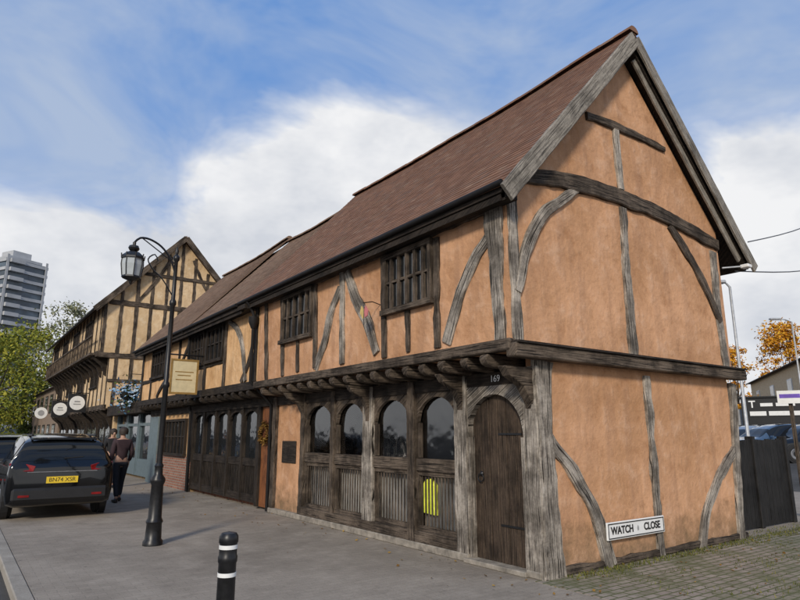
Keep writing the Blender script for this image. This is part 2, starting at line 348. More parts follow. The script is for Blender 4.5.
MB().prism([(-.66,-.08,ly(-.66)-.22),(XR,-.08,ZR-.30),(5.4,-.08,ly(5.4)-.22),(5.4,-.08,ly(5.4)-.12),(XR,-.08,ZR-.1),(-.66,-.08,ly(-.66)-.1)],(0,-.17,0)).build('verge_soffit',OAKD,H1)
MB().box((-.66,-.26,4.34),(-.46,7.5,4.42)).build('eaves_soffit',OAKD,H1)
MB().tube([(-.74,-.28,4.50),(-.74,8.0,4.48)],.04,10).build('gutter',GUT,H1,smooth=True)
MB().box((-.70,-.24,4.40),(-.67,8.0,4.54)).build('fascia_board',OAKD,H1)
X1=-.45
def fx(l,x=X1): return [onX(u,v,x) for u,v in l]
def fy(l,y): return [onY(u,v,y) for u,v in l]
MB().box((-.53,-.10,2.55),(-.40,7.42,2.69)).build('bressumer',OAKB,H1,bevel=.012)
MB().strip([(X1,.10,2.68),(X1,.11,3.4),(X1,.13,3.9),(X1,.15,4.40)],NX,[.17,.19,.24,.32],-.03,.05,.02).strip([(X1+.10,-.06,2.68),(X1+.09,-.06,3.4),(X1+.08,-.06,3.9),(X1+.09,-.06,4.55)],NY,[.17,.15,.15,.2],-.03,.035,.014).build('corner_post',OAK,H1,'thick cracked grey oak post at the upper street corner')
tim(H1,'brace',fx([(489,238),(474,262),(459,300),(447,343)]),NX,[.17,.19,.19,.17],OAK)
for u,v0,v1 in ((437,238,348),(384,252,358)): tim(H1,'stud',fx([(u,v0),(u+1,v1)]),NX,.12,OAKB)
tim(H1,'stud',fx([(408,304),(409,352)]),NX,.10,OAKB)
tim(H1,'stud',fx([(343,268),(343,364)]),NX,.15,OAK)
tim(H1,'brace',fx([(341,288),(332,312),(326,340),(316,369)]),NX,[.16,.18,.2,.18],OAK)
tim(H1,'brace',fx([(348,272),(356,296),(368,322),(377,354)]),NX,[.16,.22,.22,.17],OAK)
for u,v0,v1 in ((316,282,368),(283,292,376)): tim(H1,'stud',fx([(u,v0),(u,v1)]),NX,.13,OAKB)
tim(H1,'stud',fx([(298,338),(298,372)]),NX,.10,OAKB)
tim(H1,'stud',fx([(267,304),(267,380)]),NX,.14,OAKB)
tim(H1,'wall_plate',[V((X1,.2,4.40)),V((X1,7.4,4.40))],NX,.14,OAKB)
def lattice(parent,xf,y0,y1,z0,z1,nm_,bars=2,mat=OAKD,depth=.07,name='window'):
    f=MB(); t=.075
    f.box((xf-depth,y0,z0),(xf+.02,y0+t,z1)).box((xf-depth,y1-t,z0),(xf+.02,y1,z1)).box((xf-depth-.004,y0+.002,z1-t),(xf+.02,y1-.002,z1+.003)).box((xf-depth-.03,y0-.03,z0-.05),(xf+.02,y1+.03,z0+.03))
    for i in range(1,nm_): y=y0+(y1-y0)*i/nm_; f.box((xf-depth+.012,y-.026,z0+.02),(xf+.02,y+.026,z1-.02))
    for k in range(1,bars): z=z0+(z1-z0)*k/bars; f.box((xf-depth+.02,y0+.02,z-.018),(xf+.02,y1-.02,z+.018))
    w=f.build(name,mat,parent)
    MB().box((xf-.012,y0+.03,z0+.02),(xf-.004,y1-.03,z1-.03)).build('pane',GLASS,w)
    return w
ya=onX(434,270,X1).y; ybb=onX(386,280,X1).y
zt=onX(434,238,X1).z; zb=onX(434,300,X1).z
lattice(H1,X1,ya,ybb,zb,zt,6,2,OAKB)
y2a=onX(314,310,X1).y; y2b=onX(284,315,X1).y; lattice(H1,X1,y2a,y2b,onX(314,334,X1).z,onX(314,286,X1).z,5,2,OAKB)
def joists(H,ys,mat=OAKB):
    for y in ys:
        k=random.uniform(-.02,.02); h=random.uniform(-.012,.012); y+=random.uniform(-.03,.03); MB().prism([(.12,y-.065,2.545),(-.50+k,y-.065,2.545),(-.535+k,y-.065,2.49),(-.50+k,y-.065,2.42+h),(-.42+k,y-.065,2.39+h),(.12,y-.065,2.37)],(0,.13+h,0)).build('joist',mat,H,bevel=.014)
joists(H1,[.32+.415*i for i in range(17)])
Y1=-.06
MB().box((-.52,-.20,2.47),(4.95,-.03,2.63)).build('bressumer',OAKB,H1,bevel=.014)
MB().box((-.5,-.23,2.63),(4.93,-.06,2.655)).build('drip_board',OAKD,H1)
tim(H1,'tie_beam',fy([(524,176),(570,183),(622,199),(668,219),(716,246)],Y1),NY,[.2,.24,.25,.23,.2],OAKB,.05)
tim(H1,'collar',fy([(585,116),(622,130),(663,150)],Y1),NY,.12,OAKB,.035)
tim(H1,'king_stud',fy([(614,126),(617,160),(620,190)],Y1),NY,[.13,.15,.14],OAK)
tim(H1,'stud',fy([(621,208),(626,280),(632,355)],Y1),NY,[.15,.15,.17],OAK,.036,.02)
tim(H1,'brace',fy([(580,188),(562,199),(542,215),(526,246),(516,292)],Y1),NY,[.10,.14,.17,.17,.12],OAK,.034)
tim(H1,'brace',fy([(668,226),(684,250),(702,283),(719,322)],Y1),NY,[.14,.18,.17,.13],OAKB,.04)
tim(H1,'post',fy([(712,252),(717,310),(726,368)],Y1),NY,[.2,.18,.18],OAK,.03,.016)
tim(H1,'stud',fy([(645,376),(652,460),(660,556)],0),NY,[.16,.15,.17],OAK,.04,.02)
tim(H1,'brace',fy([(547,438),(572,472),(595,515),(610,566)],0),NY,[.15,.19,.2,.22],OAK,.04,.02)
tim(H1,'brace',fy([(733,450),(718,476),(706,510),(700,553)],0),NY,[.14,.17,.18,.17],OAK,.04,.016)
tim(H1,'post',fy([(731,384),(735,460),(741,547)],0),NY,[.2,.17,.19],OAK,.04,.016)
tim(H1,'sill_beam',[V((.3,0,.055)),V((4.7,0,.055))],NY,.09,OAKB,.03)
MB().strip([(.14,0,0),(.13,0,.6),(.10,0,1.5),(.10,0,2.1),(.12,0,2.47)],NY,[.36,.28,.24,.26,.34],-.03,.05,.022).strip([(0,.07,0),(0,.07,1.2),(0,.07,2.4)],NX,[.26,.22,.24],-.03,.05,.018).build('corner_post',OAK,H1,'massive weathered ground floor corner post')
MB().prism([(.02,.0,2.38),(-.5,.0,2.38),(-.42,.0,2.27),(-.2,.0,2.16),(-.06,.0,1.95),(-.03,.0,1.7),(.02,.0,1.7)],(0,.14,0)).build('jetty_bracket',OAKB,H1,bevel=.01)
for y in (1.31,3.64,6.0): MB().prism([(.02,y-.06,2.38),(-.46,y-.06,2.38),(-.38,y-.06,2.28),(-.17,y-.06,2.18),(-.07,y-.06,2.0),(-.05,y-.06,1.8),(.02,y-.06,1.8)],(0,.12,0)).build('jetty_bracket',OAKB,H1,bevel=.01)
def post(y0,y1,mat=OAK,d=.05,z0=.1,z1=2.37): 
    y=(y0+y1)/2; tim(H1,'post',[V((.0,y,z0)),V((.0,y,1.2)),V((0,y,z1))],NX,(y1-y0),mat,d,.014,-.16)
post(1.2,1.45); post(2.35,2.53,OAKB); post(3.5,3.80); post(4.76,4.89,OAKB); post(5.92,6.08,OAKB); post(7.24,7.42,OAKB)
MB().box((-.03,.2,2.2),(.15,7.4,2.38)).build('top_plate',OAKD,H1)
MB().box((-.055,1.35,.1),(.15,6.1,.25)).build('sill_beam',OAKB,H1,bevel=.01)
MB().box((-.07,-.0,0),(.16,.22,.08)).box((-.075,1.2,0),(.16,7.42,.1)).build('plinth',STONE,H1,bevel=.012)
def arch(mb,x0,x1,y0,y1,zs,za,zt,n=14):
    ym=(y0+y1)/2; hw=(y1-y0)/2; pr=None
    for i in range(n+1):
        t=-1+2*i/n; z=zs+(za-zs)*math.sqrt(max(0,1-t*t)); y=ym+hw*t
        if pr:
            q=[(x0,pr[0],pr[1]),(x0,y,z),(x0,y,zt),(x0,pr[0],zt)]; mb.prism(q,(x1-x0,0,0))
        pr=(y,z)
def bars(d,a,b,n,z0=.25,z1=1.075,w=.009,xo=0):
    for i in range(n): 
        y=a+.05+(b-a-.1)*(i+.5)/n; d.box((.026+xo,y-w,z0),(.04+xo,y+w,z1))
    d.box((.01+xo,a+.002,z0),(.06+xo,b-.002,z0+.07)).box((.01+xo,a+.003,z1-.065),(.06+xo,b-.003,z1+.004)).box((.008+xo,a+.001,z0+.06),(.062+xo,a+.04,z1-.055)).box((.008+xo,b-.04,z0+.06),(.062+xo,b-.001,z1-.055))
for i,(a,b) in enumerate(((1.45,2.35),(2.53,3.5),(3.80,4.76),(4.89,5.92))):
    f=MB(); arch(f,.0,.06,a,b,1.74,2.13,2.21); f.box((-.02,a+.001,1.08),(.1,b-.001,1.25)).box((.01,a,1.26),(.07,a+.06,1.76)).box((.01,b-.06,1.26),(.07,b,1.76))
    w=f.build('window',OAKB,H1)
    MB().box((.075,a,1.25),(.08,b,2.2)).build('pane',GLT,w)
    d=MB(); bars(d,a,b,11); d.build('barred_panel',OAKB,H1)
    MB().box((.15,a-.02,.12),(.165,b+.02,1.0+.04*i)).build('grey_light_board',GREYLT,H1)  # added board, its pale colour paints the grey light behind the bars
for i,(x_,y,w_,h_,mt,lab) in enumerate(((.32,5.4,.30,1.55,GREYP,'grey board leaning inside the leftmost arched window'),(.34,4.2,.22,1.6,WHITE,'pale board leaning inside the second arched window from the left'),(.34,2.95,.26,1.5,CREAM,'cream board leaning inside the third arched window from the left'))):
    tag(MB().obox((x_,y,h_/2+.02),(.012,0,0),(0,w_,0),(.04,0,h_/2)).build('storage_board',mt,bevel=.004),lab,'board')
c=onX(429,499,.085); tag(MB().strip([c+V((0,.02,.27)),c+V((0,0,.17)),c+V((0,-.01,0)),c+V((0,0,-.2))],NX,[.14,.32,.30,.32],-.04,.02,.02,.02,.05).build('safety_jacket',HIVIS),'bright yellow safety jacket seen through the bars beside the arched door','jacket')
d=MB(); n=6; y0,y1=.26,1.18
for i in range(n):
    a=y0+(y1-y0)*i/n; b=y0+(y1-y0)*(i+1)/n; m=(a+b)/2; t=(m-(y0+y1)/2)/((y1-y0)/2); zt_=1.7+.38*math.sqrt(max(0,1-t*t*.9)); d.box((.05+.004*(i%2),a+.004,.06),(.10,b-.004,zt_+.1))
dr=d.build('door',DOORW,H1,bevel=.004)
h=MB(); 
for z in (.5,1.6): h.box((.038,.3,z-.012),(.049,.7,z+.012))
h.build('hinge_strap',IRON,dr); MB().tube([(.02,1.02+.05*math.cos(t*PI/6),1.05+.05*math.sin(t*PI/6)) for t in range(13)],.008,6).lathe((.045,1.02,1.1),[(.03,0),(.03,.012),(.01,.03)],10,(-1,0,0)).build('handle',IRON,dr,smooth=True)
f=MB(); arch(f,-.035,.06,.19,1.21,1.55,2.10,2.21,20); f.box((-.03,.19,.02),(.06,.25,1.56)).box((-.03,1.155,.02),(.06,1.205,1.56)).build('door_frame',OAK,H1)
MB().box((-.12,.18,0),(.1,1.24,.06)).build('door_step',STONE,H1,bevel=.01)
text('169',.12,(-.062,.62,2.29),(0,-1,0),(0,0,1),WHITE,H1,'house_number')
MB().tube([(-.74,7.5,4.45),(-.62,7.5,4.3),(-.56,7.5,4.15),(-.56,7.5,2.7),(-.2,7.46,2.35),(-.07,7.46,2.2),(-.07,7.46,.02)],.035,10).lathe((-.56,7.5,4.0),[(.05,-.14),(.11,0),(.11,.12)],10).build('downpipe',GUT,H1,smooth=True)
# ---------------------------------------------------------------- house 2
H2=thing('timber_framed_house','lower timber framed shop house with gold plaster and dark shopfront attached to the corner house','house',(0,7.4,0))
ZE=ly(-.72)
MB().prism([(-.44,7.42,2.56),(4.7,7.42,2.56),(4.7,7.42,4.8),(XR,7.42,7.0),(-.44,7.42,4.5)],(0,10.35,0)).build('upper_wall',PLY,H2)
MB().box((.16,7.42,0),(4.6,17.75,2.56)).build('ground_floor_wall',REDB,H2)
rf=MB(); tiles(rf,-.74,ZE-.03,XR,7.62,8.02,12.0,.05,rs=.05); R2=rf.build('roof',TILEB,H2,merge=False)
rf=MB(); tiles(rf,-.76,ZE-.02,XR,7.74,12.0,17.95,.05,rs=.06); rf.build('roof',TILEB,H2,merge=False)
for y0,y1,zr,rs in ((7.9,12.02,7.62,.05),(12.04,17.9,7.74,.06)):
    MB().prism([(-.7,y0,ZE-.13),(XR,y0,zr-.19),(5.4,y0,4.6),(5.4,y0,4.5),(XR,y0,zr-.28),(-.7,y0,ZE-.22)],(0,y1-y0,0)).build('roof_deck',OAKD,H2)
    rg=MB(); ridge(rg,XR,zr+.02,y0,y1+.05,rs); rg.build('ridge_tiles',TILEB,H2,merge=False)
MB().tube([(-.78,8.02,4.45),(-.78,17.9,4.43)],.042,8).build('gutter',GUT,H2,smooth=True)
MB().box((-.74,7.6,4.32),(-.45,17.9,4.42)).build('eaves_soffit',OAKD,H2)
MB().box((-.51,7.44,2.54),(-.40,17.8,2.72)).build('bressumer',OAKD,H2,bevel=.01)
joists(H2,[7.75+.46*i for i in range(22)],OAKD)
X2=-.44
for y,w,m in ((7.56,.16,OAKD),(9.45,.14,OAKB),(10.9,.16,OAKD),(12.2,.18,OAKD),(13.3,.12,OAKD),(14.6,.14,OAKD),(16.4,.14,OAKD),(17.65,.2,OAKD)):
    tim(H2,'stud',[V((X2,y,2.7)),V((X2,y,4.4))],NX,w,m)
tim(H2,'wall_plate',[V((X2,7.5,4.38)),V((X2,17.7,4.38))],NX,.14,OAKD)
tim(H2,'rail',[V((X2,9.5,3.35)),V((X2,17.7,3.33))],NX,.12,OAKD,.025)
tim(H2,'brace',[V((X2,9.3,4.3)),V((X2,8.7,4.0)),V((X2,8.3,3.5)),V((X2,8.05,2.75))],NX,[.13,.17,.17,.13],OAK)
tim(H2,'brace',[V((X2,7.7,3.6)),V((X2,7.95,3.1)),V((X2,8.3,2.75))],NX,.13,OAKB)
tim(H2,'brace',[V((X2,12.3,4.2)),V((X2,12.8,3.8)),V((X2,13.2,3.4))],NX,.13,OAKD)
tim(H2,'brace',[V((X2,14.7,3.2)),V((X2,15.2,2.95)),V((X2,15.5,2.75))],NX,.13,OAKD)
lattice(H2,X2,9.55,10.8,3.42,4.3,4,2); lattice(H2,X2,11.0,12.1,3.42,4.3,4,2); lattice(H2,X2,14.7,16.3,3.40,4.25,5,2)
MB().box((-.04,7.45,2.2),(.16,17.75,2.4)).build('shop_fascia',OAKD,H2)
n=5; ys=[8.25+(12.95-8.25)*i/n for i in range(n+1)]
for i in range(n):
    a,b=ys[i],ys[i+1]; f=MB(); f.box((-.02,a,.1),(.1,a+.08,2.2)).box((-.02,b-.03,.1),(.1,b,2.2)); arch(f,.015,.06,a+.08,b-.03,1.9,2.13,2.21); f.box((0.01,a+.08,.95),(.1,b-.03,1.06)).box((0.01,a+.08,.1),(.1,b-.03,.2))
    w=f.build('window',OAKD,H2); MB().box((.08,a+.05,.2),(.088,b-.02,2.2)).build('pane',GLASS,w)
    d=MB(); bars(d,a+.08,b-.03,9,.2,.95,.014); d.build('barred_panel',OAKD,w)
MB().box((-.03,7.44,.05),(.1,7.56,2.2)).box((-.03,8.12,.05),(.1,8.25,2.2)).build('door_frame',OAKD,H2)
MB().box((.03,7.56,.05),(.08,8.12,2.2)).build('door',ORW,H2,bevel=.005)
MB().box((.005,13.0,.0),(.17,17.75,2.21)).build('plaster_panel',PLY,H2)
MB().box((-.02,13.0,.0),(.0,16.7,.95)).build('brick_panel',REDB,H2)
lattice(H2,-.01,13.5,15.7,1.0,2.05,6,2)
tim(H2,'post',[V((0,13.1,0)),V((0,13.1,2.2))],NX,.2,OAKD); tim(H2,'post',[V((0,16.0,0)),V((0,16.0,2.2))],NX,.16,OAKD)
MB().box((-.05,16.6,.0),(.004,17.7,2.18)).build('door',TEAL,H2)
MB().tube([(-.78,12.1,4.4),(-.56,12.1,4.25),(-.54,12.1,2.7),(-.12,12.98,2.3),(-.08,12.98,0.02)],.035,8).build('downpipe',GUT,H2,smooth=True)
# ---------------------------------------------------------------- small teal shop between
HT=thing('teal_shop','small grey blue fronted shop squeezed between the two timbered ranges','shop',(0,17.8,0))
MB().box((.25,17.85,0),(4.5,23.9,3.0)).build('wall',PLC,HT)
MB().box((-.35,17.85,2.35),(.3,23.9,2.75)).build('shop_fascia',OAKD,HT)
for i in range(3):
    a=18.1+i*1.95; f=MB(); f.box((.1,a,.1),(.25,a+.12,2.35)).box((.1,a+1.75,.1),(.25,a+1.87,2.35)).box((.11,a+.12,.1),(.24,a+1.75,.7)).box((.11,a+.12,1.9),(.24,a+1.75,2.0)); w=f.build('window',TEAL,HT); MB().box((.2,a+.1,.7),(.21,a+1.76,2.35)).build('pane',GLASS,w)
# ---------------------------------------------------------------- house 3 tall
H3=thing('timber_framed_house','tall three storey timbered house with cream panels and high front gable further up the street','house',(0,24,0))
ax=2.35
MB().box((0,24,0),(5.5,41,2.7)).build('ground_floor_wall',PLC,H3)
MB().box((-.45,24,2.7),(5.5,41,5.0)).build('first_floor_wall',PLC,H3)
MB().prism([(-.9,24,5.0),(5.6,24,5.0),(5.6,24,7.3),(ax,24,10.8),(-.9,24,7.3)],(0,17,0)).build('upper_wall',PLC,H3)
MB().prism([(-1.3,23.7,7.05),(ax,23.7,11.0),(5.9,23.7,7.15),(5.9,23.7,7.0),(ax,23.7,10.85),(-1.3,23.7,6.9)],(0,17.5,0)).build('roof',SLAB,H3)
for a,b in (((-1.3,23.7,6.93),(ax,23.7,10.88)),((ax,23.7,10.88),(5.9,23.7,7.02))): MB().strip([a,b],NY,.26,0,.06,.003).build('bargeboard',OAKB,H3)
for z,w in ((5.0,.22),(7.4,.22),(8.9,.16),(3.9,.14)):
    xa=-.9 if z<7.35 else ax-(10.8-z)/1.077+.1; xb=5.5 if z<7.35 else ax+(10.8-z)/1.077-.1
    if z<5: xa=-.45
    tim(H3,'rail',[V((xa,24,z)),V((xb,24,z))],NY,w,OAKB,.05)
for i in range(11):
    x=-.82+i*.634; zt_=min(10.7,10.7-abs(x-ax)*1.077) ; tim(H3,'stud',[V((x,24,2.8 if x>-.45 else 5)),V((x,24,zt_))],NY,.14,OAKB,.03)
for s in (-1,1): tim(H3,'brace',[V((ax+s*.5,24,9.9)),V((ax+s*1.1,24,8.7)),V((ax+s*1.9,24,7.5))],NY,.13,OAKB,.04)
for z0,z1,x in ((2.75,5.0,-.45),(5.05,7.2,-.9)):
    MB().box((x-.1,24,z0-.14),(x+.05,41,z0+.1)).build('bressumer',OAKB,H3)
    for i in range(18):
        y=24.1+i*.985; tim(H3,'stud',[V((x,y,z0)),V((x,y,z1))],NX,.14,OAKB,.03)
    for i in range(4): lattice(H3,x,26.15+i*3.94,27.95+i*3.94,z0+1.0,z1-.35,5,2)
    for i in range(16):
        y=24.4+i*1.05; MB().prism([(x+.45,y,z0-.1),(x-.2,y,z0-.1),(x-.1,y,z0-.25),(x+.2,y,z0-.5),(x+.38,y,z0-.9),(x+.45,y,z0-.95)],(0,.14,0)).build('jetty_bracket',OAKD,H3)
x,z0=-.9,5.05
gl=MB(); gl.box((x-.32,24.3,z0-.06),(x,40.9,z0+.04)).box((x-.33,24.3,z0+.76),(x-.26,40.9,z0+.84))
y=24.35
while y<40.9: gl.box((x-.31,y,z0+.04),(x-.28,y+.05,z0+.78)); y+=.34
gl.build('gallery',OAKB,H3)
for i in range(5):
    a=24.4+i*3.3; f=MB(); f.box((-.06,a,.0),(.02,a+.15,2.5)).box((-.06,a+2.8,0),(.02,a+2.95,2.5)).box((-.05,a+.15,.0),(.02,a+2.8,.7)).box((-.05,a+.15,2.3),(.02,a+2.8,2.5)).box((-.04,a+1.4,.7),(.02,a+1.48,2.3)); w=f.build('window',OAKD,H3); MB().box((-.02,a+.1,.7),(-.01,a+2.85,2.35)).build('pane',GLASS,w)
MB().tube([(-1.3,23.8,6.97),(-1.3,41,6.95)],.06,8).build('gutter',GUT,H3)
H4=thing('brick_house','plain brown brick two storey building beyond the tall timbered house','house',(0,42,0))
MB().box((0,42,0),(7,62,5.0)).build('wall',BRND,H4); MB().prism([(-.3,41.9,4.9),(3.5,41.9,7.4),(7.3,41.9,4.9)],(0,20.3,0)).build('roof',SLAB,H4)
for i in range(6):
    for z in (.9,3.1):
        f=MB().box((-.03,43.5+i*3,z),(.01,45+i*3,z+1.4)).build('window',OAKD,H4); MB().box((-.04,43.6+i*3,z+.1),(-.032,44.9+i*3,z+1.3)).build('pane',GLASS,f)
# ---------------------------------------------------------------- tower block
p=gp(-9,190); TW=thing('tower_block','tall white and blue grey residential tower block in the far left distance','building',(p.x,p.y,0))
ca,sa=math.cos(Rd(28)),math.sin(Rd(28)); A=V((ca,sa,0)); B=V((-sa,ca,0)); wl=MB(); gl=MB(); PLTW=plain('tower_panel',(.40,.41,.42),.7,var=.12,sc=.3); TG=plain('tower_glazing',(.06,.085,.11),.3,var=.5,sc=.25)
NF=20; FH=2.85
wl.obox((p.x,p.y,NF*FH/2),A*5.4,B*5.4,(0,0,NF*FH/2))
for i in range(NF):
    wl.obox((p.x,p.y,FH*i+1.0),A*6.9,B*6.6,(0,0,.5)); wl.obox(V((p.x,p.y,FH*i+1.0))-B*6.8-A*3.5,A*2.2,B*.7,(0,0,.6))
wl.obox((p.x,p.y,NF*FH+1),A*3,B*3,(0,0,1.6)); wl.build('wall',PLTW,TW)
gl.obox((p.x,p.y,NF*FH/2-.5),A*6.5,B*6.2,(0,0,NF*FH/2-.6)); gl.build('window_band',TG,TW)
for a_ in (-6.3,6.3): MB().obox(V((p.x,p.y,NF*FH/2))-B*6.6+A*a_,A*.35,B*.12,(0,0,NF*FH/2)).build('wall_pier',PLTW,TW)
# ---------------------------------------------------------------- trees
def tree(loc,h,r,leaf,label,n=42,per=70,ls=.16,trunk=.22,group=None,base=.3):
    loc=V(loc); T=thing('tree',label,'tree',loc,group); t=MB(); top=loc+V((0,0,h*.7)); t.tube([loc,loc+V((.1,0,h*.3)),loc+V((-.1,.1,h*.5)),top],[trunk,trunk*.75,trunk*.5,trunk*.15],8)
    cs=[]
    for i in range(n):
        a=random.random()*2*PI; q=random.random()**.5; zz=random.uniform(-1,1); rr=r*math.sqrt(max(0,1-zz*zz*.85))*q; cs.append(loc+V((math.cos(a)*rr,math.sin(a)*rr,h*(base+(1-base)*.5)+zz*h*(1-base)*.48)))
    for c in random.sample(cs,min(14,n)):
        st=loc+V((0,0,h*random.uniform(.25,.6))); t.tube([st,(st+c)/2+V((0,0,.3)),c],[trunk*.35,trunk*.2,.02],5)
    t.build('trunk',TRUNK,T,smooth=True); m=MB()
    for c in cs:
        cr=r*random.uniform(.16,.34)
        for k in range(per):
            d=V((random.gauss(0,1),random.gauss(0,1),random.gauss(0,.8)))*cr*.6; q=c+d; s=ls*random.uniform(.6,1.3)
            a=V((random.gauss(0,1),random.gauss(0,1),random.gauss(0,1))).normalized(); b=a.cross(V((random.gauss(0,1),random.gauss(0,1),random.gauss(0,1)))).normalized()
            m.add([q-a*s,q+b*s*.5,q+a*s,q-b*s*.5],[(0,1,2,3)])
    m.build('crown',leaf,T,merge=False,recalc=False); return T
p=gp(20,60); tree(p,11.8,4.6,LEAFG,'yellow green broad leaved tree below the tower block at far left',80,110,.17,base=.16)
p=gp(-14,50); tree(p,9.2,3.8,LEAFG,'green tree cut by the left picture edge',50,90,.16,base=.2)
p=gp(55,78); tree(p,18.5,4.0,LEAFP,'tall thin pale green tree rising between tower block and timbered gable',60,80,.2)
p=gp(44,58); tree(p,6.5,3.0,LEAFD,'low dark green tree behind the parked cars',40,80,.16,base=.15)
p=gp(796,78); tree(p,15.8,3.1,LEAFO,'bright orange autumn tree above the houses at far right',70,90,.2)
p=gp(742,70); tree(p,11.6,1.9,LEAFO,'small orange tree just right of the gable wall',40,80,.16)
# ---------------------------------------------------------------- right background
p=gp(815,33); BD=thing('dark_building','low black fronted building with white lettering at the far right','building',(p.x,p.y,0))
q=V((p.x,p.y,0)); fd=(q-CAM); fd.z=0; fd.normalize(); sd=V((fd.y,-fd.x,0))
def fb(mb,a0,a1,z0,z1,d0,d1): mb.obox(q+sd*(a0+a1)/2+fd*(d0+d1)/2+V((0,0,(z0+z1)/2)),sd*(a1-a0)/2,fd*(d1-d0)/2,(0,0,(z1-z0)/2)); return mb
fb(MB(),-3.3,6,-.1,3.6,0,4).build('wall',BLK,BD); fb(MB(),-3.4,6.1,3.6,3.68,-.1,4.1).build('coping',TRIM,BD); fb(MB(),-5.2,-3.32,-.1,3.0,.4,4).build('side_wing',GREYP,BD)
for i in range(4): fb(MB(),-2.9+i*2,-1.5+i*2,1.0,1.9,-.05,.0).build('window',GLASS,BD)
text('T',.55,q-sd*2.75-fd*.05+V((0,0,3.22)),sd,(0,0,1),WHITE,BD,'lettering',bold=.01)
for a_,b_,z,h_ in ((-2.35,-1.75,3.2,.09),(-1.6,-.7,3.2,.09),(-2.9,-2.1,2.72,.12),(-1.98,-.5,2.72,.12)): MB().obox(q+sd*(a_+b_)/2-fd*.05+V((0,0,z)),sd*(b_-a_)/2,fd*.02,(0,0,h_)).build('lettering_block',WHITE,BD)
P1=gp(757,64); P2=gp(835,38); HB=thing('brick_house','tan brick two storey terrace with low brown roof behind the black building','house',(P1.x,P1.y,0))
dr_=(P2-P1).normalized(); nb=V((-dr_.y,dr_.x,0)); 
if nb.dot(P1-CAM)<0: nb=-nb
LN=(P2-P1).length
MB().prism([P1,P2,P2+nb*7,P1+nb*7],(0,0,6.8)).build('wall',BRNB,HB)
MB().prism([P1-dr_*.3-nb*.3+V((0,0,6.75)),P1-dr_*.3+nb*3.5+V((0,0,8.2)),P1-dr_*.3+nb*7.3+V((0,0,6.75))],dr_*(LN+.6)).build('roof',plain('roof_brown',(.15,.10,.075),.85,spec=.1),HB)
MB().tube([P1-dr_*.3-nb*.38+V((0,0,6.75)),P2-nb*.38+V((0,0,6.75))],.06,6).build('gutter',GUT,HB)
for i in range(4):
    for z in (2.0,4.6):
        e=P1+dr_*(4+i*7)-nb*.03+V((0,0,z+.6)); w=MB().obox(e,dr_*.8,nb*.03,(0,0,.6)).build('window',WHITE,HB); MB().obox(e-nb*.035,dr_*.7,nb*.004,(0,0,.52)).build('pane',GLASS,w)
FN=thing('wooden_fence','black painted boarded side fence joined to the back corner of the gable wall','fence',(4.75,.35,0))
f=MB(); x=4.80
while x<7.25: f.box((x,.33+.004*random.random(),.02),(x+.135,.355,1.5+random.uniform(-.012,.012))); x+=.145
f.box((4.78,.36,.35),(7.3,.42,.45)).box((4.78,.36,1.2),(7.3,.42,1.3)); f.build('boards',FENCE,FN)
for x in (4.76,6.02,7.3): MB().box((x-.05,.30,0),(x+.05,.44,1.56)).build('post',FENCE,FN,bevel=.008)
p=gp(795,12.5); PS=thing('sign_post','small white and purple notice board on a wooden post right of the fence','sign',(p.x,p.y,0)); fd=(V((p.x,p.y,0))-CAM); fd.z=0; fd.normalize(); sd=V((fd.y,-fd.x,0))
MB().box((p.x-.03,p.y-.03,0),(p.x+.03,p.y+.03,2.3)).build('post',OAKB,PS); MB().obox(V((p.x,p.y,2.34))-fd*.07,sd*.22,fd*.012,(0,0,.13)).build('board',WHITE,PS); MB().obox(V((p.x,p.y,2.36))-fd*.084,sd*.18,fd*.002,(0,0,.04)).build('purple_band',plain('purple_paint',(.12,.06,.38),.5),PS)
def column(p,h,arm,label,dirv):
    T=thing('street_light',label,'street light',(p.x,p.y,0),None); p=V((p.x,p.y,0)); MB().tube([p,p+V((0,0,1.2)),p+V((0,0,1.25)),p+V((0,0,h)),p+V((0,0,h+.15))+dirv*arm*.5,p+V((0,0,h+.2))+dirv*arm],[.09,.09,.065,.05,.035,.03],8).build('pole',GALV,T,smooth=True)
    e=p+V((0,0,h+.2))+dirv*(arm+.3); MB().obox(e,dirv*.38,dirv.cross(up)*.13,(0,0,.06)).build('lamp_head',GALV,T,bevel=.03)
column(gp(748,22),7.0,.25,'tall grey street light column close to the right edge of the gable',-rgt)
column(gp(808,40),9.0,.8,'distant grey street light arching in from the right picture edge',-rgt)
for i,(a,b,lab) in enumerate(((onY(748,242,-.1),gp(900,16,8.3),'upper thin black overhead cable running from the gable eaves to the right'),(onY(735,271,-.1),gp(900,16,6.6),'lower thin black overhead cable running from the gable eaves to the right'))):
    pts=[a.lerp(b,t/10)-V((0,0,.25*math.sin(PI*t/10))) for t in range(11)]; tag(MB().tube(pts,.012,5).build('overhead_cable',BLK),lab,'cable')
w=onY(722,268,-.1); FL=thing('security_light','small security light on a short arm at the right end of the gable','light',w)
MB().tube([w,w+V((.25,-.22,.02))],.015,6).build('arm',GALV,FL); MB().obox(w+V((.3,-.26,.02)),(.07,0,0),(0,.07,0),(0,0,.03)).build('lamp_head',WHITE,FL,bevel=.01)
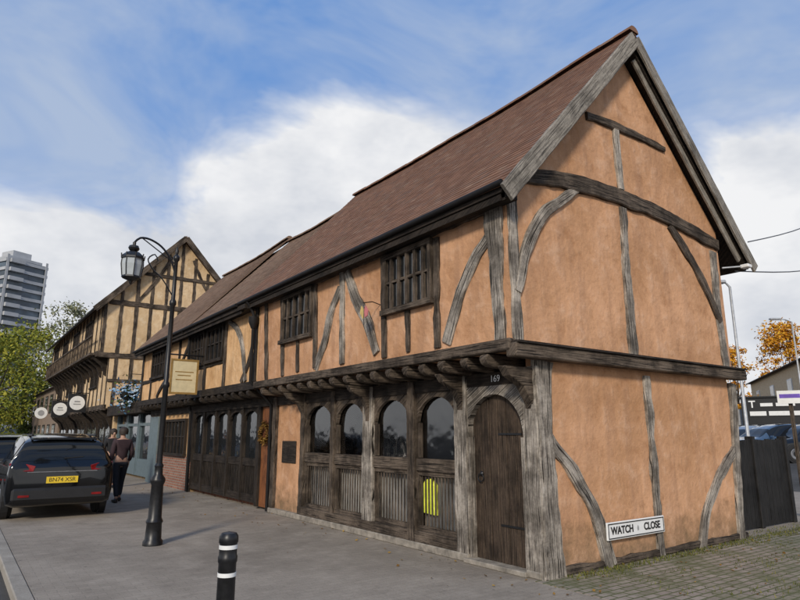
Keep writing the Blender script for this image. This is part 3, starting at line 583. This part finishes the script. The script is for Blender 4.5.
# ---------------------------------------------------------------- street name sign
a=onY(605.5,529,-.06); b=onY(663,526,-.06); c=(a+b)/2; hw=(b.x-a.x)/2; NS=thing('street_name_sign','white street name plate with black lettering low on the gable wall','sign',(c.x,-.05,c.z))
MB().box((c.x-hw,-.085,c.z-.105),(c.x+hw,-.06,c.z+.105)).build('plate',WHITE,NS,bevel=.006)
bd=MB()
for A_,B_ in (((-hw+.02,-.09),(hw-.02,-.078)),((-hw+.02,.078),(hw-.02,.09)),((-hw+.02,-.09),(-hw+.032,.09)),((hw-.032,-.09),(hw-.02,.09))): bd.box((c.x+A_[0],-.089,c.z+A_[1]),(c.x+B_[0],-.0855,c.z+B_[1]))
bd.build('border',BLK,NS); text('WATCH',.125,(c.x-hw*.51,-.088,c.z),(1,0,0),(0,0,1),BLK,NS,bold=.0035); text('CLOSE',.125,(c.x+hw*.53,-.088,c.z),(1,0,0),(0,0,1),BLK,NS,bold=.0035)
e_=c.x+.015; MB().prism([(e_-.016,-.089,c.z-.03),(e_+.016,-.089,c.z-.03),(e_+.02,-.089,c.z+.005),(e_,-.089,c.z+.035),(e_-.02,-.089,c.z+.005)],(0,.003,0)).build('emblem',GREYP,NS)
c=onX(288.5,452,0); PQ=tag(MB().box((-.0,c.y-.32,c.z-.22),(.02,c.y+.32,c.z+.22)).build('plaque',OAKD,bevel=.008),'dark rectangular wall plaque on the plaster panel beside the arched windows','plaque')
c=V((-.02,7.84,1.62)); WR=thing('wreath','round brown wreath hanging on the orange wooden door','wreath',c); m=MB()
for k in range(420):
    a=random.random()*2*PI; rr=.2+random.gauss(0,.035); q=c+V((random.uniform(-.06,0),math.cos(a)*rr,math.sin(a)*rr)); s=random.uniform(.02,.045); A_=V((random.gauss(0,1),random.gauss(0,1),random.gauss(0,1))).normalized(); B_=A_.orthogonal().normalized(); m.add([q-A_*s,q+B_*s*.5,q+A_*s,q-B_*s*.5],[(0,1,2,3)])
m.build('leaves',FALL,WR,merge=False,recalc=False)['kind']='stuff'
c=onX(364,312,-.75); DG=thing('hanging_ornament','small pink and yellow fabric ornament projecting between the two upper windows','ornament',c)
MB().tube([(-.45,c.y,c.z+.15),(-.6,c.y,c.z+.18),(-.77,c.y,c.z+.14)],.008,6).build('bracket',IRON,DG)
m=MB(); m.prism([c+V((0,-.11,.01)),c+V((0,-.03,.10)),c+V((0,.0,.02)),c+V((0,-.02,-.09)),c+V((0,-.09,-.07))],(.012,0,0)); m.build('fabric_wing',plain('pink_fabric',(.50,.16,.16),.85),DG)
m=MB(); m.prism([c+V((0,.0,.02)),c+V((0,.08,.11)),c+V((0,.12,.0)),c+V((0,.04,-.10))],(.012,0,0)); m.build('fabric_wing',plain('yellow_fabric',(.55,.40,.14),.85),DG); MB().tube([c+V((0,0,.15)),c+V((0,0,-.2))],.006,5).build('cord',BLK,DG)
Y=11.0; a=onY(170.5,376,Y); b=onY(197,377,Y); zc=a.z; hw=(b.x-a.x)/2; cx=(a.x+b.x)/2
HS=thing('hanging_sign','cream rectangular hanging sign with gold frame between lamp post and shop house','sign',(cx,Y,zc))
MB().tube([(-.44,Y,zc+.56),(a.x-.05,Y,zc+.56)],.02,6).tube([(-.46,Y,zc+.3),(-.75,Y,zc+.5),(-1.0,Y,zc+.56)],.015,6).build('bracket',IRON,HS)
MB().box((cx-hw,Y-.02,zc-.42),(cx+hw,Y+.02,zc+.42)).build('board',CREAM,HS)
fr=MB()
for x0,x1,z0,z1 in ((-hw-.02,hw+.02,.40,.45),(-hw-.02,hw+.02,-.45,-.40),(-hw-.02,-hw+.03,-.4,.4),(hw-.03,hw+.02,-.4,.4)): fr.box((cx+x0,Y-.03,zc+z0),(cx+x1,Y+.03,zc+z1))
fr.build('frame',GOLDP,HS)
e=MB()
for z,w in ((.12,.7),(.03,.5),(-.08,.62)): e.box((cx-hw*w,Y-.024,zc+z-.012),(cx+hw*w,Y-.0205,zc+z+.012))
e.build('lettering_lines',GOLDP,HS)
for (u,v,Y,r,sq,lab) in ((60,409,33,.40,1,'black square sign with white disc, middle of the three on the tall house'),(77,403,28,.40,1,'black square sign with white disc, nearest of the three on the tall house'),(41,413,38,.34,0,'small white round sign, furthest of the three on the tall house')):
    c=onY(u,v,Y); T=thing('hanging_sign',lab,'sign',c,'emblem signs on the tall house')
    (MB().box((c.x-r,Y-.04,c.z-r*1.1),(c.x+r,Y+.04,c.z+r*1.1)) if sq else MB().lathe((c.x,Y+.04,c.z),[(r,0),(r,.08)],24,(0,-1,0))).build('board',BLK if sq else WHITE,T)
    MB().lathe((c.x,Y-.042,c.z),[(r*(.84 if sq else .5),0),(r*(.84 if sq else .5),.01)],20,(0,-1,0)).build('emblem',WHITE if sq else GREYP,T)
    if sq: MB().box((c.x-r*.4,Y-.06,c.z-r*.2),(c.x+r*.4,Y-.053,c.z-r*.08)).box((c.x-r*.3,Y-.06,c.z+r*.08),(c.x+r*.3,Y-.053,c.z+r*.25)).build('emblem_bar',GREYP,T)
    MB().tube([(c.x-r,Y,c.z+r+.08),(.0,Y,c.z+r+.08)],.02,6).build('bracket',IRON,T)
c=onY(129,394,19.5); FB=thing('hanging_basket','large hanging basket of pale blue flowers on the grey blue shop','hanging basket',c)
MB().lathe(c,[(.1,-.25),(.3,-.1),(.36,.05)],12).build('basket',DARK,FB); MB().tube([c+V((0,0,.1)),c+V((0,0,.75)),(.3,c.y,c.z+.75)],.015,6).build('bracket',IRON,FB)
for mt,nn,nme in ((FLWB,500,'flowers'),(LEAFD,250,'leaves')):
    m=MB()
    for k in range(nn):
        q=c+V((random.gauss(0,.24),random.gauss(0,.24),random.gauss(-.05,.25))); s=random.uniform(.04,.08); A_=V((random.gauss(0,1),random.gauss(0,1),random.gauss(0,1))).normalized(); B_=A_.orthogonal().normalized(); m.add([q-A_*s,q+B_*s*.7,q+A_*s,q-B_*s*.7],[(0,1,2,3)])
    m.build(nme,mt,FB,merge=False,recalc=False)['kind']='stuff'
# ---------------------------------------------------------------- lamp post
L0=V((-3.0,4.87,0)); LP=thing('street_lamp','black ornate cast iron street lamp with hanging lantern on the pavement','street lamp',L0)
MB().lathe(L0,[(.145,0),(.145,.05),(.12,.08),(.11,.3),(.125,.33),(.10,.38),(.088,.85),(.11,.9),(.11,.94),(.066,1.0),(.058,1.1),(.07,1.13),(.048,1.17)],12).build('base',IRON,LP,smooth=True)
MB().lathe(L0,[(.045,1.15),(.042,2.3),(.056,2.33),(.056,2.37),(.038,2.4),(.036,3.6),(.054,3.63),(.054,3.68),(.033,3.72),(.03,4.35),(.05,4.38),(.05,4.43),(.02,4.47),(.03,4.52),(.005,4.6)],12).build('post',IRON,LP,smooth=True)
D=V((-1,-.12,0)).normalized(); LL=.68
pts=[L0+V((0,0,4.15)),L0+D*.10+V((0,0,4.38)),L0+D*.26+V((0,0,4.55)),L0+D*.45+V((0,0,4.63)),L0+D*.6+V((0,0,4.62)),L0+D*LL+V((0,0,4.53))]
P_,W_=resample(pts,[.022]*6,.05); ar=MB().tube(P_,.017,8)
P_,W_=resample([L0+V((0,0,3.75)),L0+D*.2+V((0,0,4.02)),L0+D*.36+V((0,0,4.15)),L0+D*.45+V((0,0,4.3)),L0+D*.35+V((0,0,4.4)),L0+D*.29+V((0,0,4.3))],[.014]*6,.04); ar.tube(P_,.011,6)
ar.tube([L0+V((0,0,4.30)),L0+D*.56+V((0,0,4.62))],.010,6); ar.build('arm',IRON,LP,smooth=True)
lc=L0+D*LL+V((0,0,4.16))
MB().lathe(lc,[(.025,.37),(.025,.32),(.07,.31),(.085,.27),(.07,.24),(.045,.22),(.10,.20),(.155,.15),(.175,.12),(.175,.095)],8).build('lantern_cap',IRON,LP)
MB().lathe(lc,[(.15,.10),(.155,0),(.13,-.18)],8).build('lantern_glass',LAMPG,LP)
fr=MB()
for k in range(8):
    a=2*PI*k/8; e=V((math.cos(a),math.sin(a),0)); fr.tube([lc+e*.158+V((0,0,.1)),lc+e*.163,lc+e*.138+V((0,0,-.18))],.008,5); fr.tube([lc+e*.165+V((0,0,.1)),lc+e*.172+V((0,0,.17))],.01,5)
fr.lathe(lc,[(.14,-.18),(.145,-.205),(.09,-.23),(.035,-.25),(.022,-.29),(.005,-.31)],8); fr.build('lantern_frame',IRON,LP)
Bp=V((-4.03,-.87,0)); BO=thing('bollard','black round bollard with white reflective bands in the foreground','bollard',Bp)
MB().lathe(Bp,[(.085,0),(.085,.03),(.060,.06),(.057,.78),(.062,.79),(.062,.82),(.057,.83),(.057,.90),(.063,.91),(.061,.945),(.048,.965),(.0,.975)],24).build('post',IRON,BO,smooth=True)
for z in (.868,.70): MB().lathe(Bp,[(.0595,z),(.0595,z+.025)],24).build('reflective_band',WHITE,BO,smooth=True)
# ---------------------------------------------------------------- cars
ST=[(-2.20,.36,.86,.96,.84,.83,.74),(-2.17,.30,.98,1.06,.90,.88,.76),(-2.08,.26,1.0,1.28,.92,.895,.73),(-1.95,.25,1.0,1.48,.92,.895,.69),(-1.0,.24,.98,1.60,.92,.89,.67),(.0,.24,.96,1.58,.92,.885,.66),(.6,.24,.95,1.38,.92,.88,.66),(1.15,.24,.93,1.03,.915,.875,.72),(1.75,.26,.86,.94,.90,.85,.70),(2.1,.30,.72,.80,.84,.78,.62),(2.2,.36,.55,.62,.74,.68,.5)]
def cr(a,b,c,d,t): return .5*(2*b+(c-a)*t+(2*a-5*b+4*c-d)*t*t+(3*b-a-3*c+d)*t**3)
def sta(s):
    s=max(0,min(len(ST)-1.0001,s)); i=int(s); t=s-i; g=lambda k:ST[max(0,min(len(ST)-1,k))]
    return [cr(g(i-1)[m],g(i)[m],g(i+1)[m],g(i+2)[m],t) for m in range(7)]
def surf(s,t,off=0):
    y,zb,zl,zt,w,wl,wt=sta(s); h=zt-zl; P=[(0,zb),(w*.84,zb),(w*.98,zb+.12),(w,(zb+zl)/2),(wl,zl),(wt+(wl-wt)*.18,zl+h*.76),(wt*.88,zl+h*.97),(wt*.4,zt),(0,zt+.01)]
    sg=1 if t>=0 else -1; t=abs(t); t=max(0,min(7.9999,t)); i=int(t); f=t-i; g=lambda k:P[max(0,min(8,k))]
    return V((sg*cr(g(i-1)[0],g(i)[0],g(i+1)[0],g(i+2)[0],f),y,cr(g(i-1)[1],g(i)[1],g(i+1)[1],g(i+2)[1],f)))
CC=V((0,-.1,.8))
def patch(s0,s1,t0,t1,off,ns=8,nt_=8):
    m=MB(); g=[]
    for i in range(ns+1):
        for j in range(nt_+1):
            s=s0+(s1-s0)*i/ns; t=t0+(t1-t0)*j/nt_; p=surf(s,t); e=.02; a=surf(s+e,t)-surf(s-e,t); b=surf(s,t+e)-surf(s,t-e); n=a.cross(b)
            n=n.normalized() if n.length>1e-9 else V((0,0,1))
            if n.dot(p-CC)<0: n=-n
            g.append(p+n*off)
    m.add(g,[(i*(nt_+1)+j,i*(nt_+1)+j+1,(i+1)*(nt_+1)+j+1,(i+1)*(nt_+1)+j) for i in range(ns) for j in range(nt_)]); return m
def make_car(paint,plate,label):
    T=thing('parked_car',label,'car',(0,0,0),'cars parked along the street')
    m=MB(); ns=40; nt_=32; vs=[surf(i/ns*(len(ST)-1),t) for i in range(ns+1) for t in [(-8+16*j/nt_) for j in range(nt_+1)]]
    m.add(vs,[(i*(nt_+1)+j,i*(nt_+1)+j+1,(i+1)*(nt_+1)+j+1,(i+1)*(nt_+1)+j) for i in range(ns) for j in range(nt_)]+[tuple(range(nt_+1)),tuple(ns*(nt_+1)+k for k in range(nt_+1))]); m.build('body',paint,T,smooth=True)
    m=patch(1.2,2.85,-8,-5.35,.007); m2=patch(1.2,2.85,5.35,8,.007); m.add(m2.v,m2.f); m.build('rear_window',CGL,T,smooth=True)
    m=patch(6.0,7.0,-8,-5.3,.007); m2=patch(6.0,7.0,5.3,8,.007); m.add(m2.v,m2.f); m.build('windscreen',CGL,T,smooth=True)
    for s in (-1,1):
        m=patch(3.15,4.35,4.25*s,5.5*s,.008); m2=patch(4.45,6.3,4.25*s,5.5*s,.008); m.add(m2.v,m2.f); m.build('side_window',CGL,T,smooth=True)
        m=MB(); m.prism([(s*.87,-2.18,.92),(s*.50,-2.225,.90),(s*.47,-2.225,1.0),(s*.62,-2.19,1.04),(s*.90,-2.08,1.06)],(0,.1,0)); m.build('tail_light',TAILR,T,bevel=.01)
        m=patch(8.6,9.4,3.6*s,4.3*s,.01); m.build('headlight',LAMPG,T)
        m=MB().obox((s*1.0,.75,1.02),(.09,0,0),(0,.05,0),(0,0,.065)); m.build('wing_mirror',paint,T,bevel=.02)
        m=MB().box((s*.56-.02,-1.9,1.56),(s*.56+.02,.2,1.60)).build('roof_rail',TRIM,T,bevel=.01)
        for y in (-1.35,1.35):
            m=MB().lathe((s*.80,y,.345),[(.40,.0),(.40,.125),(.37,.13)],24,(s,0,0)); m.build('wheel_arch',TRIM,T)
            w=MB().lathe((s*.72,y,.335),[(.29,0),(.335,.03),(.335,.20),(.31,.225),(.22,.222)],24,(s,0,0)).build('wheel',TYRE,T,smooth=True)
            r_=MB().lathe((s*.72,y,.335),[(.22,.20),(.22,.226),(.2,.232),(.05,.215),(.0,.22)],24,(s,0,0)); r_.build('rim',RIM,w)
    MB().box((-.82,-2.245,.36),(.82,-2.1,.60)).build('bumper',TRIM,T,bevel=.04)
    MB().box((-.60,-2.224,.885),(.60,-2.19,.90)).build('trim_strip',RIM,T)
    pl=MB().box((-.27,-2.232,.68),(.27,-2.20,.80)).build('number_plate',YEL,T); text(plate,.105,(0,-2.234,.74),(1,0,0),(0,0,1),BLK,pl,'plate_text',.001)
    MB().tube([(.0,-2.16,1.14),(.34,-2.14,1.16)],.012,6).build('wiper',TRIM,T); MB().prism([(-.60,-1.9,1.50),(.60,-1.9,1.50),(.56,-2.08,1.485),(-.56,-2.08,1.485)],(0,0,.035)).build('spoiler',paint,T,bevel=.008)
    for x in (-.62,.62): MB().box((x-.09,-2.255,.44),(x+.09,-2.246,.48)).build('reflector',TAILR,T)
    return T
car=make_car(CARK,'BN74 XSR','black hatchback with yellow rear number plate parked nearest on the left'); 
cars=[(CARK,(-4.35,16.6,0),0,'dark car in front of the black hatchback, cut by left edge',None),(CARB,(-3.9,24.5,0),0,'blue grey car parked third along the left kerb',CARB),(CARS,(-3.2,37,0),0,'silver car parked far up the street at left',CARS)]
for u,D_,rz,lab,mt in ((772,28,60,'dark blue car on the rising road behind the fence at right',CARB),(790,31,50,'red car on the rising road at the far right',CARR),(752,31,75,'silver car on the rising road just right of the gable wall',CARS),(806,27,60,'black car cut by the right picture edge',None)):
    g_=gp(u,D_,.46); cars.append((CARK,(g_.x,g_.y,.44),rz,lab,mt))
for _,pp,rz,lab,mt in cars:
    c=copy_tree(car); c.location=pp; c.rotation_euler.z=Rd(rz); c['label']=lab
    if mt:
        for ch in c.children:
            if ch.name.split('.')[0] in ('body','wing_mirror','spoiler'):
                ch.data=ch.data.copy(); ch.data.materials[0]=mt
car.location=(-3.77,10.95,0)
# ---------------------------------------------------------------- people
def skinobj(name,J,E,mat,parent,sub=1):
    me=bpy.data.meshes.new(name); me.from_pydata([j[0] for j in J],E,[]); o=bpy.data.objects.new(name,me); COL.objects.link(o); o.parent=parent; me.materials.append(mat)
    md=o.modifiers.new('skin','SKIN'); md.use_smooth_shade=True
    sv=me.skin_vertices[0].data
    for i,j in enumerate(J): sv[i].radius=(j[1],j[1] if len(j)<3 else j[2]); sv[i].use_root=(i==0)
    s=o.modifiers.new('sub','SUBSURF'); s.levels=sub; s.render_levels=sub; return o
def person(loc,rz,label,jm,tm,hm,stride=.18):
    T=thing('person',label,'person',(0,0,0),None)
    J=[((0,0,.95),.13,.10),((0,0,1.15),.125,.095),((0,0,1.36),.15,.10),((0,.0,1.49),.055),((0,.02,1.56),.065),((0,.03,1.64),.085,.1),((0,.02,1.71),.06)]; E=[(0,1),(1,2),(2,3),(3,4),(4,5),(5,6)]
    J.append(((0,.125,1.61),.014)); E.append((5,7))
    JK=list(J[:3])+[((0,0,1.44),.085)]; EK=[(0,1),(1,2),(2,3)]; JT=[((0,0,.97),.135,.105)]; ET=[]
    for s in (-1,1):
        b=len(J); sw=s*stride
        J+=[((s*.17,0,1.42),.06),((s*.23,-.03,1.15),.043),((s*.24,.07+sw*.4,.93),.028),((s*.24,.09+sw*.4,.87),.03)]; E+=[(2,b),(b,b+1),(b+1,b+2),(b+2,b+3)]
        for k in range(4):
            q=len(J); J+=[((s*.24,.065+k*.018+sw*.4,.82),.009),((s*.232,.07+k*.018+sw*.4,.78-.008*(k%2)),.008)]; E+=[(b+3,q),(q,q+1)]
        q=len(J); J.append(((s*.225,.13+sw*.4,.84),.01)); E.append((b+3,q))
        q=len(J); J+=[((s*.09,0,.9),.09),((s*.10,.04+sw*.5,.5),.06),((s*.10,sw,.10),.042),((s*.11,sw+.13,.045),.035)]; E+=[(0,q),(q,q+1),(q+1,q+2),(q+2,q+3)]
        k=len(JK); JK+=[((s*.18,0,1.43),.075),((s*.235,-.03,1.15),.06),((s*.245,.06+sw*.4,.95),.048)]; EK+=[(2,k),(k,k+1),(k+1,k+2)]
        k=len(JT); JT+=[((s*.095,0,.88),.105),((s*.10,.04+sw*.5,.5),.078),((s*.10,sw,.12),.062)]; ET+=[(0,k),(k,k+1),(k+1,k+2)]
        MB().lathe((s*.11,sw+.05,.045),[(.03,-.1),(.05,-.07),(.05,.05),(.045,.1),(.02,.14)],10,(0,1,0)).build('shoe',BLK,T,smooth=True)
    JK[0]=((0,0,.9),.155,.125); JK[1]=((0,0,1.15),.145,.115); JK[2]=((0,0,1.37),.165,.12)
    skinobj('body',J,E,SKIN,T); skinobj('jacket',JK,EK,jm,T); skinobj('trousers',JT,ET,tm,T)
    m=MB().lathe((0,.0,1.66),[(.10,-.07),(.112,0),(.1,.06),(.06,.1),(.0,.115)],12); m.build('hair',hm,T,smooth=True)
    T.location=loc; T.rotation_euler.z=Rd(rz); return T
JR=plain('jacket_charcoal',(.035,.018,.022),.85); JB=plain('jacket_black',(.013,.013,.015),.85); TJ=plain('trousers_navy',(.012,.014,.02),.85); HR=plain('hair_brown',(.03,.02,.014),.7)
a=onZ(117,502); person(a,10,'person in dark plum jacket walking beside the black hatchback',JR,TJ,HR)
a=onZ(108,488); person(a,190,'person in black jacket standing behind the one in plum',JB,TJ,HR,.05)
# ---------------------------------------------------------------- moss, leaves
m=MB()
for k in range(6500):
    x=random.uniform(.25,13); y=-abs(random.gauss(0,.14)) if random.random()<.55 else random.uniform(-1.9,0)
    if y<-.2 and noise.noise(V((x*1.5,y*1.5,4)))<.08: continue
    if x>4.7 and random.random()<.4: y=random.uniform(-.3,.3)
    h=random.uniform(.012,.05); w=.006; a=random.random()*PI; d=V((math.cos(a),math.sin(a),0))*w; l=V((random.gauss(0,.012),random.gauss(0,.012),h)); q=V((x,y-.05,.004)); m.add([q-d,q+d,q+l],[(0,1,2)])
tag(m.build('moss_tufts',GRASS,merge=False,recalc=False),'short moss and grass growing along the foot of the gable wall','grass',kind='stuff')
m=MB()
for k in range(420):
    if random.random()<.6: x=random.uniform(-.6,9); y=-abs(random.gauss(.3,.8))-.05
    else: x=-abs(random.gauss(.1,.5))-.08; y=random.uniform(0,17)
    s=random.uniform(.012,.03); a=random.random()*PI; d=V((math.cos(a),math.sin(a),random.gauss(0,.2)))*s; e=V((-math.sin(a),math.cos(a),random.gauss(0,.3)))*s*.6; q=V((x,y,.016)); m.add([q-d,q+e,q+d,q-e],[(0,1,2,3)])
tag(m.build('fallen_leaves',FALL,merge=False,recalc=False),'small brown fallen leaves scattered along the foot of the walls','leaves',kind='stuff')
# ---------------------------------------------------------------- light and sky
SUN=V((-.70,-.62,.46)).normalized()
ld=bpy.data.lights.new('sun','SUN'); ld.energy=2.9; ld.angle=Rd(9); ld.color=(1,.91,.78); lo=bpy.data.objects.new('sun',ld); COL.objects.link(lo); lo.rotation_euler=SUN.to_track_quat('Z','Y').to_euler()
W=bpy.data.worlds.new('World'); SC.world=W; W.use_nodes=True; nt=W.node_tree; bg=nt.nodes['Background']; bg.inputs[1].default_value=.1
sk=nt.nodes.new('ShaderNodeTexSky'); sk.sky_type='NISHITA'; sk.sun_disc=False; sk.sun_elevation=math.asin(SUN.z); sk.sun_rotation=math.atan2(SUN.x,SUN.y)
gen=tc(nt,'Generated'); sx=nt.nodes.new('ShaderNodeSeparateXYZ'); nt.links.new(gen,sx.inputs[0]); z=sx.outputs[2]
def dirmask(u,v,pw,amp):
    d=ray(u,v).normalized(); n=nt.nodes.new('ShaderNodeVectorMath'); n.operation='DOT_PRODUCT'; nt.links.new(gen,n.inputs[0]); n.inputs[1].default_value=d
    return mth(nt,'MULTIPLY',mth(nt,'POWER',mth(nt,'MAXIMUM',n.outputs['Value'],0),pw),amp)
n1=nz(nt,mapped(nt,gen,(1,1,1.9)),3.0,5,.58,.3); n2=nz(nt,mapped(nt,gen,(1.2,1,2.4),(4,2,1)),2.2,5,.6,.6); n3=nz(nt,mapped(nt,gen,(1,1,1.8),(7,1,3)),3.2,5,.62)
val=mth(nt,'SUBTRACT',.375,z); val=mth(nt,'ADD',val,dirmask(370,170,22,.20)); val=mth(nt,'ADD',val,dirmask(760,170,60,.10))
val=mth(nt,'MULTIPLY_ADD',val,3.6,mth(nt,'MULTIPLY',mth(nt,'SUBTRACT',n1,.5),1.25))
m1=ramp(nt,val,[(-.0,0),(.36,1)])
wis=mth(nt,'MULTIPLY',ramp(nt,n2,[(.36,0),(.66,1)]),.68)
mask=mth(nt,'MAXIMUM',m1,wis)
cc=mixc(nt,ramp(nt,n3,[(.34,0),(.58,1)]),(6.3,6.6,7.2),(8.9,8.95,9.1))
cc=mixc(nt,m1,(5.2,5.9,7.0),cc)
blue=mixc(nt,.72,sk.outputs[0],(1.7,3.6,7.8))
nt.links.new(mixc(nt,mask,blue,cc),bg.inputs[0])
